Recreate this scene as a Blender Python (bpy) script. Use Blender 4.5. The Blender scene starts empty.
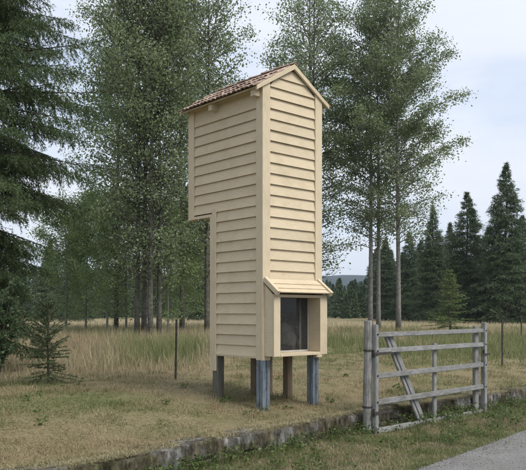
import bpy, bmesh, math, random
import numpy as np
from mathutils import Matrix, Vector, noise as mnoise

R = math.radians
random.seed(7)
rng = np.random.default_rng(7)
scene = bpy.context.scene

# ---------------------------------------------------------------- camera
F, CX, HY, CAM = 712.0, 263.0, 312.0, 1.6        # focal length in photo pixels, centre, eye level row, eye height
cd = bpy.data.cameras.new('camera')
cd.sensor_width = 36.0
cd.lens = F / 526.0 * 36.0
cd.shift_y = (HY - 235.0) / 526.0
cd.clip_start = 0.1
cd.clip_end = 6000
cam = bpy.data.objects.new('camera', cd)
scene.collection.objects.link(cam)
cam.location = (0, 0, CAM)
cam.rotation_euler = (R(90), 0, 0)
scene.camera = cam

# ---------------------------------------------------------------- sky and sun (bright overcast)
SUN_ELEV, SUN_AZ = R(50), R(128)                  # azimuth measured clockwise from +Y
w = bpy.data.worlds.new('World'); scene.world = w; w.use_nodes = True
nt = w.node_tree; nt.nodes.clear()
wo = nt.nodes.new('ShaderNodeOutputWorld'); bg = nt.nodes.new('ShaderNodeBackground')
sky = nt.nodes.new('ShaderNodeTexSky'); sky.sky_type = 'NISHITA'; sky.sun_disc = False
sky.sun_elevation = SUN_ELEV; sky.sun_rotation = SUN_AZ
sky.air_density = 1.0; sky.dust_density = 2.0
tc = nt.nodes.new('ShaderNodeTexCoord')
mp = nt.nodes.new('ShaderNodeMapping'); mp.inputs['Scale'].default_value = (1.0, 1.0, 3.2)
mp.inputs['Location'].default_value = (0.35, 0.2, 0.1)
nz = nt.nodes.new('ShaderNodeTexNoise'); nz.inputs['Scale'].default_value = 2.6
nz.inputs['Detail'].default_value = 6; nz.inputs['Roughness'].default_value = 0.55
cover = nt.nodes.new('ShaderNodeValToRGB')
cover.color_ramp.elements[0].position = 0.36; cover.color_ramp.elements[0].color = (0.66, 0.66, 0.66, 1)
cover.color_ramp.elements[1].position = 0.52; cover.color_ramp.elements[1].color = (0.97, 0.97, 0.97, 1)
cloud = nt.nodes.new('ShaderNodeValToRGB')
cloud.color_ramp.elements[0].position = 0.34; cloud.color_ramp.elements[0].color = (3.5, 3.8, 4.4, 1)
cloud.color_ramp.elements[1].position = 0.68; cloud.color_ramp.elements[1].color = (4.2, 4.35, 4.65, 1)
mx = nt.nodes.new('ShaderNodeMix'); mx.data_type = 'RGBA'
nt.links.new(tc.outputs['Generated'], mp.inputs[0]); nt.links.new(mp.outputs[0], nz.inputs['Vector'])
nt.links.new(nz.outputs['Fac'], cover.inputs[0]); nt.links.new(nz.outputs['Fac'], cloud.inputs[0])
nt.links.new(cover.outputs[0], mx.inputs[0])
nt.links.new(sky.outputs[0], mx.inputs[6]); nt.links.new(cloud.outputs[0], mx.inputs[7])
nt.links.new(mx.outputs[2], bg.inputs[0]); bg.inputs[1].default_value = 0.1
nt.links.new(bg.outputs[0], wo.inputs[0])

sd = bpy.data.lights.new('sun', 'SUN'); sd.energy = 1.5; sd.angle = R(32); sd.color = (1.0, 0.95, 0.87)
sun = bpy.data.objects.new('sun', sd); scene.collection.objects.link(sun)
sdir = Vector((math.sin(SUN_AZ) * math.cos(SUN_ELEV), math.cos(SUN_AZ) * math.cos(SUN_ELEV), math.sin(SUN_ELEV)))
sun.rotation_euler = sdir.to_track_quat('Z', 'Y').to_euler()
sun.location = (8, -6, 12)

vs = scene.view_settings
vs.view_transform = 'Standard'; vs.look = 'None'; vs.exposure = 1.22; vs.gamma = 1; vs.use_curve_mapping = False

# ---------------------------------------------------------------- helpers
def lat(px, d): return (px - CX) / F * d          # sideways metres of a photo column at a distance
def hgt(py, d): return CAM + (HY - py) / F * d    # height of a photo row at a distance

def link(name, mesh, parent=None, mat=None):
    o = bpy.data.objects.new(name, mesh); scene.collection.objects.link(o)
    if parent is not None: o.parent = parent
    if mat is not None and mesh is not None and not mesh.materials: mesh.materials.append(mat)
    return o
def thing(name, label, cat, loc=(0, 0, 0), rz=0.0, group=None):
    o = link(name, None); o.location = loc; o.rotation_euler = (0, 0, rz)
    o.empty_display_size = 0.2
    return tag(o, label, cat, group)
def tag(o, label=None, cat=None, group=None, kind=None):
    if label: o['label'] = label
    if cat: o['category'] = cat
    if group: o['group'] = group
    if kind: o['kind'] = kind
    return o
def mesh_np(name, v, f, col=None, smooth=False):
    """v (N,3), f (M,3|4) numpy; col (N,3) linear colours"""
    me = bpy.data.meshes.new(name)
    v = np.ascontiguousarray(v, dtype=np.float32); f = np.ascontiguousarray(f, dtype=np.int32)
    k = f.shape[1]
    me.vertices.add(len(v)); me.vertices.foreach_set('co', v.ravel())
    me.loops.add(f.size); me.loops.foreach_set('vertex_index', f.ravel())
    me.polygons.add(len(f)); me.polygons.foreach_set('loop_start', np.arange(0, f.size, k, dtype=np.int32))
    if smooth: me.polygons.foreach_set('use_smooth', np.ones(len(f), dtype=bool))
    me.update(calc_edges=True)
    if col is not None:
        a = me.color_attributes.new('tint', 'FLOAT_COLOR', 'POINT')
        c = np.ones((len(v), 4), dtype=np.float32); c[:, :3] = col
        a.data.foreach_set('color', c.ravel())
    return me
class MB:
    """small mesh collector"""
    def __init__(s): s.v = []; s.f = []
    def add(s, vs_, fs):
        n = len(s.v); s.v += [tuple(p) for p in vs_]; s.f += [tuple(i + n for i in f) for f in fs]
    def box(s, a, b):
        x0, y0, z0 = a; x1, y1, z1 = b
        s.add([(x0,y0,z0),(x1,y0,z0),(x1,y1,z0),(x0,y1,z0),(x0,y0,z1),(x1,y0,z1),(x1,y1,z1),(x0,y1,z1)],
              [(0,3,2,1),(4,5,6,7),(0,1,5,4),(1,2,6,5),(2,3,7,6),(3,0,4,7)])
    def bar(s, p, q, w, h, up=(0, 0, 1)):
        p = Vector(p); q = Vector(q); d = (q - p).normalized(); u = Vector(up)
        sd_ = d.cross(u).normalized(); u = sd_.cross(d).normalized()
        vs_ = []
        for e in (p, q):
            for (a, b) in ((-1,-1),(1,-1),(1,1),(-1,1)): vs_.append(e + sd_ * (a * w / 2) + u * (b * h / 2))
        s.add(vs_, [(0,1,2,3),(7,6,5,4),(0,4,5,1),(1,5,6,2),(2,6,7,3),(3,7,4,0)])
    def prism(s, poly, y0, y1, axis='y'):
        """poly of (a,b); extruded along axis"""
        n = len(poly)
        def pt(a, b, c): return {'y': (a, c, b), 'x': (c, a, b), 'z': (a, b, c)}[axis]
        vs_ = [pt(a, b, y0) for a, b in poly] + [pt(a, b, y1) for a, b in poly]
        fs = [tuple(range(n)), tuple(range(2 * n - 1, n - 1, -1))] + [(i, i + n, (i + 1) % n + n, (i + 1) % n) for i in range(n)]
        s.add(vs_, fs)
    def tube(s, pts, rad, k=8, cap=True):
        rings = []
        pts = [Vector(p) for p in pts]; n0 = len(s.v)
        for i, p in enumerate(pts):
            d = (pts[min(i + 1, len(pts) - 1)] - pts[max(i - 1, 0)]).normalized()
            a = d.orthogonal().normalized() if abs(d.z) < 0.95 else Vector((1, 0, 0))
            a = (a - d * a.dot(d)).normalized(); b = d.cross(a)
            for j in range(k):
                t = 2 * math.pi * j / k
                s.v.append(tuple(p + (a * math.cos(t) + b * math.sin(t)) * rad[i]))
        for i in range(len(pts) - 1):
            for j in range(k):
                s.f.append((n0+i*k+j, n0+i*k+(j+1)%k, n0+(i+1)*k+(j+1)%k, n0+(i+1)*k+j))
        if cap:
            s.f.append(tuple(n0 + j for j in range(k))[::-1]); m = n0 + (len(pts) - 1) * k
            s.f.append(tuple(m + j for j in range(k)))
    def mesh(s, name, bevel=0.0, smooth=False, segs=1):
        me = bpy.data.meshes.new(name); me.from_pydata(s.v, [], s.f)
        bm = bmesh.new(); bm.from_mesh(me)
        bmesh.ops.recalc_face_normals(bm, faces=bm.faces)
        if bevel: bmesh.ops.bevel(bm, geom=list(bm.edges), offset=bevel, segments=segs, affect='EDGES', clamp_overlap=True)
        if smooth:
            for f in bm.faces: f.smooth = True
        bm.to_mesh(me); bm.free(); me.update()
        return me
    def build(s, name, mat, parent=None, bevel=0.0, smooth=False, segs=1):
        return link(name, s.mesh(name, bevel, smooth, segs), parent, mat)

def vnoise(x, y, seed=0):
    """smooth value noise on numpy arrays, 0..1"""
    xi = np.floor(x).astype(np.int64); yi = np.floor(y).astype(np.int64)
    fx = x - xi; fy = y - yi; fx = fx*fx*(3-2*fx); fy = fy*fy*(3-2*fy)
    def h(a, b):
        n = (a * 374761393 + b * 668265263 + seed * 2147483647) & 0xffffffff
        n = ((n ^ (n >> 13)) * 1274126177) & 0xffffffff
        return ((n ^ (n >> 16)) & 0xffff) / 65535.0
    return (h(xi,yi)*(1-fx)+h(xi+1,yi)*fx)*(1-fy) + (h(xi,yi+1)*(1-fx)+h(xi+1,yi+1)*fx)*fy
def fbm(x, y, seed=0, o=4):
    s = 0; a = 0.5; t = 0
    for i in range(o): s = s + a * vnoise(x * 2**i, y * 2**i, seed + i); t += a; a *= 0.5
    return s / t
def smooth01(t): t = np.clip(t, 0, 1); return t * t * (3 - 2 * t)

# ---------------------------------------------------------------- materials
def newmat(name):
    m = bpy.data.materials.new(name); m.use_nodes = True; t = m.node_tree
    b = t.nodes['Principled BSDF']; return m, t, b
def N(t, typ, **kw):
    n = t.nodes.new(typ)
    for k, v in kw.items(): n.inputs[k].default_value = v
    return n
def ramp(t, stops):
    r = t.nodes.new('ShaderNodeValToRGB'); e = r.color_ramp.elements
    e[0].position, e[0].color = stops[0][0], (*stops[0][1], 1)
    e[1].position, e[1].color = stops[-1][0], (*stops[-1][1], 1)
    for p, c in stops[1:-1]:
        q = e.new(p); q.color = (*c, 1)
    return r
def mapped(t, scale, coord='Object'):
    c = t.nodes.new('ShaderNodeTexCoord'); m = t.nodes.new('ShaderNodeMapping'); m.inputs['Scale'].default_value = scale
    t.links.new(c.outputs[coord], m.inputs[0]); return m
def surf(name, stops, scale=(1,1,1), world=False, nscale=8.0, detail=6, rough=0.75, bump=0.2, bdist=0.01, stops2=None, n2=1.5, spec=0.3, vary=0.0, metal=0.0, rough_n=0.6):
    """noise-coloured surface: fine grain, optional large stains, per-piece variation, bump"""
    m, t, b = newmat(name); L = t.links
    mpn = mapped(t, scale)
    if world: L.new(t.nodes.new('ShaderNodeNewGeometry').outputs['Position'], mpn.inputs[0])
    n = N(t, 'ShaderNodeTexNoise', Scale=nscale, Detail=detail, Roughness=rough_n)
    oi = t.nodes.new('ShaderNodeObjectInfo')
    ad = t.nodes.new('ShaderNodeVectorMath'); ad.operation = 'ADD'
    ms = t.nodes.new('ShaderNodeMath'); ms.operation = 'MULTIPLY'; ms.inputs[1].default_value = 37.0
    L.new(oi.outputs['Random'], ms.inputs[0]); L.new(mpn.outputs[0], ad.inputs[0]); L.new(ms.outputs[0], ad.inputs[1])
    L.new(ad.outputs[0], n.inputs['Vector'])
    r = ramp(t, stops); L.new(n.outputs['Fac'], r.inputs[0]); out = r.outputs[0]
    if stops2:
        g = t.nodes.new('ShaderNodeNewGeometry')
        n_ = N(t, 'ShaderNodeTexNoise', Scale=n2, Detail=5, Roughness=0.62); L.new(g.outputs['Position'], n_.inputs['Vector'])
        r2 = ramp(t, stops2); L.new(n_.outputs['Fac'], r2.inputs[0])
        x = t.nodes.new('ShaderNodeMix'); x.data_type = 'RGBA'; x.blend_type = 'MULTIPLY'; x.inputs[0].default_value = 1
        L.new(out, x.inputs[6]); L.new(r2.outputs[0], x.inputs[7]); out = x.outputs[2]
    if vary:
        h = t.nodes.new('ShaderNodeHueSaturation'); mr = t.nodes.new('ShaderNodeMapRange')
        mr.inputs[3].default_value = 1 - vary; mr.inputs[4].default_value = 1 + vary
        L.new(oi.outputs['Random'], mr.inputs[0]); L.new(mr.outputs[0], h.inputs['Value']); L.new(out, h.inputs['Color']); out = h.outputs[0]
    L.new(out, b.inputs['Base Color'])
    b.inputs['Roughness'].default_value = rough; b.inputs['Specular IOR Level'].default_value = spec; b.inputs['Metallic'].default_value = metal
    if bump:
        bp = N(t, 'ShaderNodeBump', Strength=bump, Distance=bdist); L.new(n.outputs['Fac'], bp.inputs['Height']); L.new(bp.outputs[0], b.inputs['Normal'])
    return m
def leafmat(name, gain=(1,1,1), transl=0.35, rough=0.55):
    m, t, b = newmat(name); L = t.links
    a = t.nodes.new('ShaderNodeAttribute'); a.attribute_name = 'tint'
    x = t.nodes.new('ShaderNodeMix'); x.data_type = 'RGBA'; x.blend_type = 'MULTIPLY'; x.inputs[0].default_value = 1
    x.inputs[7].default_value = (*gain, 1); L.new(a.outputs['Color'], x.inputs[6])
    L.new(x.outputs[2], b.inputs['Base Color']); b.inputs['Roughness'].default_value = rough; b.inputs['Specular IOR Level'].default_value = 0.25
    tr = t.nodes.new('ShaderNodeBsdfTranslucent'); L.new(x.outputs[2], tr.inputs['Color'])
    mxs = t.nodes.new('ShaderNodeMixShader'); mxs.inputs[0].default_value = transl
    o = t.nodes['Material Output']; L.new(b.outputs[0], mxs.inputs[1]); L.new(tr.outputs[0], mxs.inputs[2]); L.new(mxs.outputs[0], o.inputs['Surface'])
    return m

M = {}
PAINT = [(0.25, (0.485, 0.402, 0.276)), (0.55, (0.550, 0.464, 0.328)), (0.8, (0.592, 0.508, 0.370))]
WEAR = [(0.28, (0.86, 0.85, 0.82)), (0.44, (0.97, 0.967, 0.955)), (0.56, (1, 1, 1)), (0.74, (0.95, 0.945, 0.93))]
M['paint'] = surf('cream_paint', PAINT, scale=(1.2, 1.2, 9), nscale=9, rough=0.72, bump=0.25, bdist=0.004, stops2=WEAR, n2=3.4, vary=0.06)
M['trim'] = surf('cream_trim_paint', [(a, tuple(min(1, c * 1.01) for c in k)) for a, k in PAINT], scale=(7, 7, 1.0), nscale=9, rough=0.7, bump=0.2, bdist=0.003, stops2=WEAR, n2=2.6, vary=0.03)
M['core'] = surf('raw_sheathing', [(0.3, (0.20, 0.15, 0.10)), (0.7, (0.30, 0.235, 0.16))], scale=(1, 1, 6), nscale=6, rough=0.9, bump=0.2)
M['interior'] = surf('dark_interior_board', [(0.3, (0.34, 0.325, 0.30)), (0.7, (0.46, 0.44, 0.415))], scale=(1, 1, 5), nscale=8, rough=0.9, bump=0.1)
M['tile'] = surf('weathered_roof_tile', [(0.25, (0.22, 0.145, 0.11)), (0.5, (0.39, 0.285, 0.225)), (0.75, (0.53, 0.43, 0.36))], nscale=14, rough=0.88, bump=0.45, bdist=0.006, stops2=[(0.35, (0.55, 0.55, 0.52)), (0.6, (1, 1, 1))], n2=7, vary=0.22)
M['greywood'] = surf('weathered_grey_wood', [(0.25, (0.135, 0.134, 0.130)), (0.5, (0.235, 0.234, 0.232)), (0.78, (0.33, 0.33, 0.33))], scale=(2.2, 14, 14), nscale=5, detail=8, rough=0.8, bump=0.5, bdist=0.004, stops2=[(0.3, (0.70, 0.72, 0.66)), (0.55, (1, 1, 1))], n2=4, vary=0.09)
M['greypost'] = surf('weathered_grey_post', [(0.28, (0.10, 0.097, 0.090)), (0.5, (0.215, 0.210, 0.200)), (0.74, (0.33, 0.325, 0.315))], scale=(14, 14, 1.6), nscale=5, detail=8, rough=0.85, bump=0.6, bdist=0.006, stops2=[(0.3, (0.66, 0.69, 0.6)), (0.55, (1, 1, 1))], n2=5, vary=0.06)
M['steel'] = surf('blue_grey_steel', [(0.3, (0.115, 0.142, 0.172)), (0.55, (0.195, 0.232, 0.268)), (0.8, (0.34, 0.38, 0.415))], scale=(10, 10, 1.2), nscale=5, rough=0.42, bump=0.12, bdist=0.002, stops2=[(0.32, (0.6, 0.55, 0.48)), (0.5, (1, 1, 1))], n2=9, spec=0.5, metal=0.35)
M['darkpost'] = surf('tarred_post', [(0.3, (0.075, 0.072, 0.058)), (0.7, (0.150, 0.146, 0.120))], scale=(10, 10, 1.5), nscale=6, rough=0.8, bump=0.4, bdist=0.004)
M['brownpost'] = surf('brown_post', [(0.3, (0.10, 0.075, 0.05)), (0.7, (0.20, 0.155, 0.105))], scale=(10, 10, 1.5), nscale=6, rough=0.85, bump=0.4, bdist=0.004)
M['iron'] = surf('rusty_iron', [(0.3, (0.035, 0.032, 0.03)), (0.7, (0.085, 0.07, 0.06))], nscale=20, rough=0.7, bump=0.3, bdist=0.002, metal=0.3)
M['stone'] = surf('mossy_wall_stone', [(0.36, (0.028, 0.026, 0.020)), (0.47, (0.085, 0.082, 0.072)), (0.56, (0.17, 0.167, 0.158)), (0.68, (0.34, 0.335, 0.325))], scale=(1.5, 1.5, 0.8), world=True, nscale=6.5, detail=11, rough=0.93, bump=1.0, bdist=0.035,
                  stops2=[(0.36, (0.40, 0.40, 0.20)), (0.47, (0.62, 0.54, 0.38)), (0.58, (1, 1, 1))], n2=2.6, vary=0.22, rough_n=0.72)
M['soil'] = surf('wall_fill_soil', [(0.3, (0.03, 0.026, 0.018)), (0.7, (0.075, 0.062, 0.042))], nscale=12, rough=0.95, bump=0.8, bdist=0.03)
M['sack'] = surf('grey_sheet', [(0.35, (0.06, 0.058, 0.058)), (0.6, (0.135, 0.13, 0.128))], nscale=9, rough=0.8, bump=0.4, bdist=0.02)
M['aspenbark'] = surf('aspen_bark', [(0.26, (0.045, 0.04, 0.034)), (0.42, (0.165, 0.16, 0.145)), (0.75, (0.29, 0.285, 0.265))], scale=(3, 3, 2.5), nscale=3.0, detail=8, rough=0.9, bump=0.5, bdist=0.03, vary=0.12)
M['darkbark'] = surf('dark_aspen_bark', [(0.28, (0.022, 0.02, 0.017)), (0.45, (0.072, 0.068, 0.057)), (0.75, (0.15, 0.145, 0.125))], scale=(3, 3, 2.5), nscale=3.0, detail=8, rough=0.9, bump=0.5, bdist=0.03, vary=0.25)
M['sprucebark'] = surf('spruce_bark', [(0.3, (0.045, 0.036, 0.028)), (0.7, (0.11, 0.09, 0.07))], scale=(6, 6, 2), nscale=5, rough=0.95, bump=0.7, bdist=0.03)
M['leaf'] = leafmat('aspen_leaf', transl=0.45, rough=0.34)
M['needle'] = leafmat('spruce_needle', transl=0.2, rough=0.6)
M['grass'] = leafmat('grass_blade', transl=0.28, rough=0.65)
m, t, b = newmat('window_glass')
b.inputs['Base Color'].default_value = (0.93, 0.94, 0.94, 1); b.inputs['Roughness'].default_value = 0.06; b.inputs['Transmission Weight'].default_value = 1.0; b.inputs['IOR'].default_value = 1.2
gn = N(t, 'ShaderNodeTexNoise', Scale=3.0, Detail=2); gb = N(t, 'ShaderNodeBump', Strength=0.05, Distance=0.02)
t.links.new(gn.outputs['Fac'], gb.inputs['Height']); t.links.new(gb.outputs[0], b.inputs['Normal']); M['glass'] = m

def ground_mat(name, stops, big, n1=60, n2=0.55, bump=0.6):
    m, t, b = newmat(name); L = t.links
    g = t.nodes.new('ShaderNodeNewGeometry')
    a = N(t, 'ShaderNodeTexNoise', Scale=n1, Detail=8, Roughness=0.7); c = N(t, 'ShaderNodeTexNoise', Scale=n2, Detail=6, Roughness=0.6)
    L.new(g.outputs['Position'], a.inputs['Vector']); L.new(g.outputs['Position'], c.inputs['Vector'])
    r1 = ramp(t, stops); r2 = ramp(t, big); L.new(a.outputs['Fac'], r1.inputs[0]); L.new(c.outputs['Fac'], r2.inputs[0])
    x = t.nodes.new('ShaderNodeMix'); x.data_type = 'RGBA'; x.blend_type = 'MULTIPLY'; x.inputs[0].default_value = 1
    L.new(r1.outputs[0], x.inputs[6]); L.new(r2.outputs[0], x.inputs[7]); L.new(x.outputs[2], b.inputs['Base Color'])
    b.inputs['Roughness'].default_value = 0.95; b.inputs['Specular IOR Level'].default_value = 0.15
    bp = N(t, 'ShaderNodeBump', Strength=bump, Distance=0.03); L.new(a.outputs['Fac'], bp.inputs['Height']); L.new(bp.outputs[0], b.inputs['Normal'])
    return m
M['field'] = ground_mat('meadow_soil_and_thatch', [(0.3, (0.10, 0.083, 0.046)), (0.5, (0.21, 0.178, 0.10)), (0.75, (0.35, 0.295, 0.18))], [(0.3, (0.62, 0.78, 0.50)), (0.5, (1, 1, 1)), (0.7, (1.0, 0.93, 0.86))], n1=45, n2=0.5)
M['verge'] = ground_mat('verge_soil', [(0.3, (0.06, 0.052, 0.028)), (0.5, (0.13, 0.115, 0.06)), (0.75, (0.24, 0.20, 0.12))], [(0.3, (0.65, 0.85, 0.5)), (0.6, (1, 1, 1))], n1=50, n2=0.9)
M['road'] = ground_mat('worn_gravelly_asphalt', [(0.30, (0.12, 0.118, 0.115)), (0.5, (0.21, 0.207, 0.202)), (0.72, (0.33, 0.325, 0.315))], [(0.3, (0.78, 0.77, 0.75)), (0.6, (1, 1, 1))], n1=85, n2=1.6, bump=0.5)
M['hill'] = ground_mat('wooded_hill', [(0.3, (0.014, 0.022, 0.016)), (0.7, (0.028, 0.038, 0.026))], [(0.3, (0.7, 0.7, 0.7)), (0.6, (1, 1, 1))], n1=0.08, n2=0.01, bump=0)

# ---------------------------------------------------------------- the lie of the land
WX = np.array([-1.945, -0.97, 0.0, 1.30, 3.60, 4.45]); WY = np.array([5.70, 6.70, 7.80, 9.32, 11.32, 12.0])
def wall_d(x):
    x = np.asarray(x, dtype=float); y = np.interp(x, WX, WY)
    y = np.where(x < WX[0], WY[0] + (x - WX[0]) * 0.95, y)
    return np.where(x > WX[-1], WY[-1] + (x - WX[-1]) * 0.85, y)
def field_z(x, y):
    n = (y - wall_d(x)) / 1.41
    z = 0.315 - 0.04 * smooth01(1.6 - n / 0.12) + 0.185 * smooth01(n / 3.0) + 0.03 * (fbm(x * 0.9, y * 0.9, 3) - 0.5) * smooth01(n / 0.6)
    return z + 0.25 * (fbm(x * 0.04 + 9, y * 0.04, 5) - 0.5) * smooth01((n - 8) / 30)
def road_edge(x): return 7.2 + (np.asarray(x, dtype=float) - 1.64) * 1.21
def verge_z(x, y):
    e = (wall_d(x) - y) / 1.41
    return 0.012 + 0.06 * smooth01(1 - e / 0.9) + 0.03 * (fbm(x * 2.1, y * 2.1, 11) - 0.5) * smooth01((y - road_edge(x)) / 0.5)

def spaced(lim, inner, step, grow):
    a = list(np.arange(0, inner, step)); s = step
    while a[-1] < lim: s *= grow; a.append(a[-1] + s)
    return np.array(a)
def sheet(name, xs, off, fy, fz, mat):
    X, O = np.meshgrid(xs, off, indexing='ij'); Y = fy(X, O); Z = fz(X, Y)
    nx, no = X.shape; v = np.stack([X, Y, Z], -1).reshape(-1, 3)
    i, j = np.meshgrid(np.arange(nx - 1), np.arange(no - 1), indexing='ij'); a = (i * no + j).ravel()
    f = np.stack([a, a + no, a + no + 1, a + 1], 1)
    me = mesh_np(name, v, f, smooth=True)
    o = link(name, me, None, mat); tag(o, kind='structure'); return o
xp = spaced(1700, 9, 0.2, 1.12); xs = np.concatenate([-xp[:0:-1], xp])
o = sheet('field', xs, spaced(3000, 12, 0.2, 1.12), lambda x, o_: wall_d(x) + 0.19 + o_, field_z, M['field'])
o['label'] = 'dry grassy field stretching from the stone edging back to the trees'
o = sheet('verge', xs, -spaced(600, 6, 0.15, 1.2)[::-1], lambda x, o_: wall_d(x) + 0.16 + o_, verge_z, M['verge'])
o['label'] = 'grassy verge between the stone edging and the road'
ROADW = 6.2
def road_y(x, o_): return road_edge(x) + 0.06 * (fbm(x * 1.7, x * 0 + 2.0, 21) - 0.5) * (o_ > -0.01) * 2 - 0.0 + o_
o = sheet('road', xs, -spaced(ROADW * 1.55, ROADW * 1.5, 0.25, 1.1)[::-1], road_y, lambda x, y: 0.032 + 0.0 * x + 0.008 * (fbm(x * 1.3, y * 1.3, 31) - 0.5), M['road'])
o['label'] = 'worn grey gravelly asphalt road in the lower right corner'

# far wooded hill ridge
hx = np.linspace(-2600, 2600, 140); hr = np.linspace(0, 1, 12)
HX, HR = np.meshgrid(hx, hr, indexing='ij')
ridge = 62 + 60 * fbm(HX * 0.0016 + 3, HX * 0 + 1.5, 41) + 5 * fbm(HX * 0.03, HX * 0, 43)
v = np.stack([HX, 1300 + 700 * HR, ridge * np.sin(np.clip(HR, 0, 1) * math.pi * 0.5) ** 0.8 - 2], -1).reshape(-1, 3)
i, j = np.meshgrid(np.arange(139), np.arange(11), indexing='ij'); a = (i * 12 + j).ravel()
o = link('hill', mesh_np('hill', v, np.stack([a, a + 12, a + 13, a + 1], 1), smooth=True), None, M['hill']); tag(o, 'low wooded ridge far beyond the field', kind='structure')

# ---------------------------------------------------------------- stone edging wall
def stone_mesh(seed):
    rr = random.Random(seed); bm = bmesh.new()
    bmesh.ops.create_cube(bm, size=1.0)
    bmesh.ops.subdivide_edges(bm, edges=list(bm.edges), cuts=7, use_grid_fill=True)
    for vv in bm.verts:
        p = vv.co.copy(); k = (abs(p.x * 2) ** 24 + abs(p.y * 2) ** 24 + abs(p.z * 2) ** 24) ** (1 / 24.0)
        p *= 1.0 / max(k, 0.001) * (0.5 * 1.0) / 0.5
        q = Vector((p.x * 2.2 + seed * 3.7, p.y * 2.2, p.z * 2.2))
        nn = mnoise.noise(q) * 0.06 + mnoise.noise(q * 3.3) * 0.07 + mnoise.noise(q * 7) * 0.035
        vv.co = p * (1 + nn)
    me = bpy.data.meshes.new('stone'); bm.to_mesh(me); bm.free()
    for f in me.polygons: f.use_smooth = True
    me.materials.append(M['stone']); return me
SM = [stone_mesh(k) for k in range(9)]
wall = thing('stone_edging_wall', 'low rough mossy stone retaining wall running along the edge of the lawn', 'retaining wall', (0.0, 7.8, 0.0))
# soil core behind the stones
xs_w = np.linspace(-4.5, 9.0, 60); mb = MB()
for a, c in zip(xs_w[:-1], xs_w[1:]):
    pa, pc = float(wall_d(a)), float(wall_d(c))
    mb.add([(a, pa + 0.20 - 7.8, -0.1), (c, pc + 0.20 - 7.8, -0.1), (c, pc + 0.20 - 7.8, 0.27), (a, pa + 0.20 - 7.8, 0.27),
            (a, pa + 0.42 - 7.8, -0.1), (c, pc + 0.42 - 7.8, -0.1), (c, pc + 0.42 - 7.8, 0.27), (a, pa + 0.42 - 7.8, 0.27)],
           [(0,1,2,3),(3,2,6,7)])
mb.build('earth_backing', M['soil'], wall)
x = -4.3; k = 0
while x < 8.6:
    two = random.random() < 0.28
    L = random.uniform(0.28, 0.80); dx = L / 1.41
    xc = x + dx / 2; y0, y1 = float(wall_d(x)), float(wall_d(x + dx)); ang = math.atan2(y1 - y0, dx)
    Lr = math.hypot(dx, y1 - y0); yc = (y0 + y1) / 2
    zs = [(-0.05, 0.15), (0.13, 0.325)] if two else [(-0.05, 0.325)]
    for (z0, z1) in zs:
        zt = z1 + random.uniform(-0.045, 0.0)
        o = link('stone', SM[k % 9], wall); k += 1
        o.location = (xc, yc + 0.13 + random.uniform(-0.015, 0.015) - 7.8, (z0 + zt) / 2)
        o.scale = (Lr * random.uniform(1.02, 1.08), 0.27, (zt - z0) * 1.03)
        o.rotation_euler = (R(random.uniform(-3, 3)), R(random.uniform(-2.5, 2.5)), ang + R(random.uniform(-2, 2)))
    x += dx

# ---------------------------------------------------------------- the clapboard tower
TZ = 0.35
TW = thing('clapboard_tower', 'tall narrow cream clapboard tower on short legs with tiled gable roof', 'tower', (0, 9.0, TZ), math.atan2(0.669, 0.744))
W, DL, DU, E0 = 1.0, 1.0, 1.5, 0.1376
zb, zs_, ze = 1.030, 2.925, 4.46                 # tower bottom, underside of the overhang, wall plate (metres above road)
RP = math.atan(0.623); ZR = 4.80                 # roof pitch and ridge of deck underside
def Z(z): return z - TZ
def roof_under(x): return ZR - abs(x - 0.5) * 0.623

# inner sheathing, hollow, with the window opening left free
mb = MB(); T = 0.03
mb.box((0, T, Z(zb)), (T, DL, Z(zs_))); mb.box((0, T, Z(zs_)), (T, DU, Z(ze - 0.01)))
mb.box((W - T, T, Z(zb)), (W, DL, Z(zs_))); mb.box((W - T, T, Z(zs_)), (W, DU, Z(ze - 0.01)))
mb.box((T, DL - T, Z(zb)), (W - T, DL, Z(zs_))); mb.box((T, DU - T, Z(zs_)), (W - T, DU, Z(ze - 0.01)))
mb.box((0, 0, Z(1.80)), (W, T, Z(ze - 0.02))); mb.box((0, 0, Z(zb)), (0.09, T, Z(1.80))); mb.box((0.83, 0, Z(zb)), (W, T, Z(1.80)))
mb.prism([(0, Z(ze - 0.02)), (W, Z(ze - 0.02)), (0.5, Z(ZR - 0.03))], 0.002, T)
mb.prism([(0, Z(ze - 0.02)), (W, Z(ze - 0.02)), (0.5, Z(ZR - 0.03))], DU - T, DU - 0.002)
mb.build('sheathing', M['core'], TW)
mb = MB(); mb.box((T, DL + 0.005, Z(zs_) + 0.002), (W - T, DU - T, Z(zs_) + 0.02)); mb.build('overhang_soffit', M['trim'], TW)
mb = MB(); mb.box((T, T, Z(zb) + 0.002), (W - T, DL - T, Z(zb) + 0.035)); mb.build('floor_board', M['interior'], TW)
# lining of the show compartment
mb = MB()
mb.box((T, T, Z(zb) + .036), (T + .01, .8, Z(1.95))); mb.box((W - T - .01, T, Z(zb) + .036), (W - T, .8, Z(1.95))); mb.box((T + .01, .79, Z(zb) + .036), (W - T - .01, .8, Z(1.95))); mb.box((T, T, Z(1.951)), (W - T, .8, Z(1.965)))
mb.build('compartment_lining', M['interior'], TW)

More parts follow.
